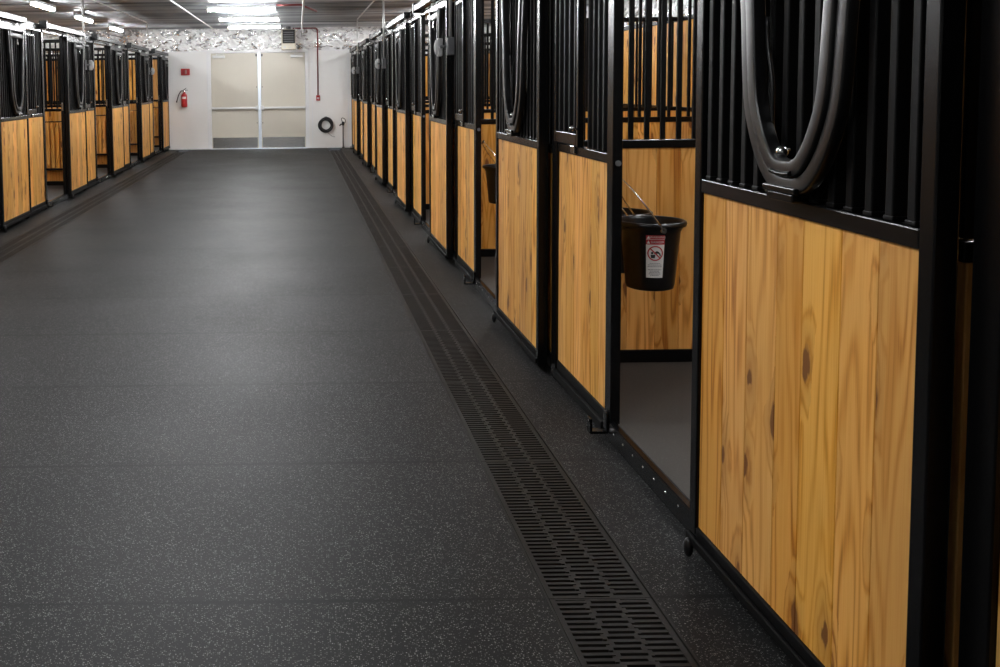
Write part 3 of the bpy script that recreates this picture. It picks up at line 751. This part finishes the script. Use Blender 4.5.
r = empty('yard_hydrant', (1.075, YW-0.12, 0))
MB().cyl((0, 0, 0), (0, 0, 0.56), 0.016, 12).cyl((0, 0, 0), (0, 0, 0.03), 0.03).build('standpipe', DGREYBOX, r)
mm = MB(); mm.cyl((0, 0, 0.54), (0, 0, 0.63), 0.028, 12, 0.034); mm.tube(catmull([(0, 0, 0.57), (-0.05, -0.01, 0.565), (-0.085, -0.01, 0.53)], 4), 0.016); mm.build('spout', BLACK_MATT, r)
mm = MB(); mm.tube(catmull([(-0.02, 0, 0.63), (-0.035, 0, 0.70), (0.0, 0, 0.715), (0.05, 0, 0.68), (0.055, 0, 0.62), (0.02, 0, 0.58)], 5), 0.009); mm.build('lever', BLACK_MATT, r)
tag(r, 'dark standpipe with a looped black lever, standing right of the coiled hose', 'water hydrant')

# unit heater hung from the ceiling in front of the foil
r = empty('unit_heater', (-0.195, 22.42, 2.33))
MB().box(-0.165, 0.165, 0.0, 0.34, 0.0, 0.46, .008).build('cabinet', TAUPE, r)
mm = MB(); mm.box(-0.135, 0.15, -0.012, -0.0005, 0.14, 0.45, .003); lv = mm.build('louvre_panel', DARK, r)
mm = MB()
for i in range(5):
    z = 0.17+i*0.052
    for w_ in (0.115,): mm.bm.faces.new([mm.bm.verts.new(p) for p in ((-w_, -0.014, z), (w_, -0.014, z), (w_, -0.035, z+0.022), (-w_, -0.035, z+0.022))])
    mm.box(-0.115, 0.115, -0.038, -0.034, z+0.019, z+0.024)
mm.build('louvre', DGREYBOX, lv)
mm = MB(); mm.cyl((0, 0.17, 0.4605), (0, 0.17, 0.535), 0.055, 16); mm.build('flue', DGREYBOX, r)
for x in (-0.14, 0.14):
    mm = MB(); mm.cyl((x, 0.17, 0.4605), (x, 0.17, 0.535), 0.006, 8); mm.build('hanger_rod', GALV, r)
mm = MB(); mm.box(-0.12, -0.06, -0.006, -0.0005, 0.03, 0.075); mm.box(0.02, 0.06, -0.006, -0.0005, 0.03, 0.05); mm.build('control_label', GREYBOX, r)
tag(r, 'beige unit heater with dark louvred face hung above the double door', 'heater')

# ---------------------------------------------------------------- water buckets
def bend(o, R, ang0, zc):
    """wrap flat label geometry (x = arc, z = height, y = lift) round a bucket wall of radius R(z)"""
    for v in o.data.vertices:
        x, y, z = v.co; r_ = R(z+zc)+0.0012+y; a = ang0+x/R(zc)
        v.co = (r_*math.cos(a), r_*math.sin(a), z+zc)
def text_mesh(s, size):
    cu = bpy.data.curves.new('txt', 'FONT'); cu.body = s; cu.size = size; cu.align_x = 'CENTER'; cu.align_y = 'CENTER'; cu.resolution_u = 2
    ob = bpy.data.objects.new('txt', cu); COL.objects.link(ob)
    dg = bpy.context.evaluated_depsgraph_get(); me = bpy.data.meshes.new_from_object(ob.evaluated_get(dg))
    bpy.data.objects.remove(ob); bpy.data.curves.remove(cu); return me
def grid_rect(mm, x0, x1, z0, z1, y, n=6):
    for i in range(n):
        a, b_ = x0+(x1-x0)*i/n, x0+(x1-x0)*(i+1)/n
        mm.bm.faces.new([mm.bm.verts.new(p) for p in ((a, y, z0), (b_, y, z0), (b_, y, z1), (a, y, z1))])
def make_bucket(label):
    r = empty('water_bucket')
    HB = 0.285
    R = lambda z: 0.100+0.027*(z/HB)
    MB().lathe([(0.0, 0.012), (0.085, 0.0), (0.097, 0.004), (R(0.02), 0.02), (R(0.14), 0.14), (R(0.24), 0.24), (0.131, 0.252), (0.133, 0.262), (0.146, 0.264), (0.149, 0.272), (0.147, 0.282), (0.141, 0.285), (0.132, 0.283), (0.127, 0.272), (0.120, 0.2), (0.095, 0.02), (0.0, 0.018)], seg=56).build('body', BLACK_MATT, r)
    A = -math.pi/2
    for s in (-1, 1):
        mm = MB(); mm.cyl((0, s*0.132, 0.26), (0, s*0.158, 0.26), 0.012, 12); mm.build('ear', STEEL, r)
    # bail leaning against the stall front
    pts = []
    for i in range(33):
        t = math.pi*i/32; y = 0.156*math.cos(t); h = math.sin(t)**0.8*0.21
        pts.append((-0.155*h/0.21, y, 0.26+h))
    mm = MB(); mm.tube(pts, 0.0035, 8); mm.build('bail', CHROME, r)
    mm = MB(); mm.tube([(-0.185, 0, 0.50), (-0.165, 0, 0.455), (-0.148, 0, 0.452), (-0.14, 0, 0.475)], 0.005, 8); mm.box(-0.190, -0.184, -0.02, 0.02, 0.44, 0.53); mm.build('hook', BLACK, r)
    if label:
        a0 = math.radians(-100); zc_ = 0.148
        mm = MB(); grid_rect(mm, -0.036, 0.036, -0.088, 0.088, 0.0, 8); lb = mm.build('warning_label', LABELW, r); bend(lb, R, a0, zc_)
        def sub(name, mat, build, y=0.0006):
            mm = MB(); build(mm); o = mm.build(name, mat, lb); bend(o, R, a0, zc_); return o
        def hdr(mm): grid_rect(mm, -0.036, 0.036, 0.072, 0.088, 0.0006, 8); grid_rect(mm, -0.036, 0.036, 0.050, 0.0705, 0.0006, 8)
        sub('red_header', LABELR, hdr)
        def tri(mm):
            for zc2 in (0.080, 0.060):
                mm.bm.faces.new([mm.bm.verts.new(p) for p in ((-0.033, 0.0012, zc2-0.006), (-0.020, 0.0012, zc2-0.006), (-0.0265, 0.0012, zc2+0.0065))])
        sub('hazard_triangle', LABELW, tri)
        def ringf(mm):
            n = 40
            for i in range(n):
                t0, t1 = 2*math.pi*i/n, 2*math.pi*(i+1)/n
                mm.bm.faces.new([mm.bm.verts.new((q*math.cos(t), 0.0018, 0.014+q*math.sin(t))) for q, t in ((0.026, t0), (0.031, t0), (0.031, t1), (0.026, t1))])
            for i in range(6):
                p0, p1 = -0.0275+0.055*i/6, -0.0275+0.055*(i+1)/6; c_ = math.cos(math.pi/4)
                mm.bm.faces.new([mm.bm.verts.new((c_*p+c_*q, 0.0018, 0.014-c_*p+c_*q)) for p, q in ((p0, -0.0025), (p1, -0.0025), (p1, 0.0025), (p0, 0.0025))])
        sub('prohibition_ring', LABELR, ringf)
        def fig(mm):
            def poly(P): mm.bm.faces.new([mm.bm.verts.new((x, 0.0012, 0.014+z)) for x, z in P])
            poly([(-0.016, -0.020), (-0.001, -0.020), (0.001, -0.006), (-0.018, -0.006)])           # bucket
            poly([(-0.006, -0.004), (-0.002, 0.004), (0.006, 0.010), (0.014, 0.006), (0.010, -0.001), (0.002, -0.003)])   # bent body
            poly([(0.010, 0.000), (0.014, 0.006), (0.021, -0.002), (0.023, -0.012), (0.019, -0.013), (0.016, -0.004)])    # leg
            poly([(-0.012+0.005*math.cos(t), 0.001+0.005*math.sin(t)) for t in [math.pi*2*i/12 for i in range(12)]])   # head
        sub('pictogram', INK, fig)
        def lines(mm):
            rr = random.Random(4)
            for i, z in enumerate((-0.028, -0.0345, -0.041, -0.054, -0.060, -0.066, -0.072, -0.078)):
                w_ = rr.uniform(0.018, 0.031); x = -w_
                while x < w_:
                    e = min(w_, x+rr.uniform(0.004, 0.011)); grid_rect(mm, x, e, z-0.0016, z+0.0016, 0.0008, 2); x = e+0.002
        sub('small_print', INKG, lines)
        for s, z, sz in (('WARNING', 0.080, 0.0125), ('DANGER', 0.060, 0.0125)):
            me = text_mesh(s, sz); me.materials.clear(); me.materials.append(LABELW)
            for v in me.vertices: v.co = (v.co.x+0.008, 0.0012, v.co.y+z)
            o = bpy.data.objects.new('heading', me); COL.objects.link(o); o.parent = lb; bend(o, R, a0, zc_)
    return r
b1 = make_bucket(True); b1.location = (1.530, 4.20, 0.598); b1.scale = (1, 1, 1.05)
tag(b1, 'black bucket with red and white warning label hanging inside the nearest right-hand stall', 'bucket', 'water buckets in the right stalls')
b2 = make_bucket(False); TB = tree_of(b2); b2.location = (1.530, 4.60, 0.598)
tag(b2, 'black bucket half hidden behind the one with the warning label', 'bucket', 'water buckets in the right stalls')
b3 = copy_tree(b2, TB); b3.location = (1.530, 7.27, 0.598)
tag(b3, 'black bucket with wire handle inside the second right-hand stall doorway', 'bucket', 'water buckets in the right stalls')

# ---------------------------------------------------------------- world, camera, view
w = bpy.data.worlds.new('world'); S.world = w; w.use_nodes = True
w.node_tree.nodes['Background'].inputs[0].default_value = (0.5, 0.52, 0.55, 1)
w.node_tree.nodes['Background'].inputs[1].default_value = 0.05

f_px, px_, py_, pitch_, roll_ = 971.5121, 298.4219, 153.6713, 0.0698, -0.0126
cam = bpy.data.cameras.new('camera'); co = bpy.data.objects.new('camera', cam); COL.objects.link(co); S.camera = co
cam.sensor_fit = 'HORIZONTAL'; cam.sensor_width = 36.0; cam.lens = 36*f_px/1000
cam.shift_x = (500-px_)/1000; cam.shift_y = -(333.5-py_)/1000
cam.clip_start = 0.05; cam.clip_end = 200
right = Vector((1, 0, 0)); fwd = Vector((0, math.cos(pitch_), -math.sin(pitch_))); down = Vector((0, -math.sin(pitch_), -math.cos(pitch_)))
ea = right*math.cos(roll_)-down*math.sin(roll_); eb = right*math.sin(roll_)+down*math.cos(roll_)
M = Matrix((ea, -eb, -fwd)).transposed().to_4x4(); M.translation = (0, 0, H); co.matrix_world = M
vs = S.view_settings; vs.view_transform = 'Standard'; vs.look = 'None'; vs.gamma = 1; vs.exposure = 1.5; vs.use_curve_mapping = False
S.display_settings.display_device = 'sRGB'
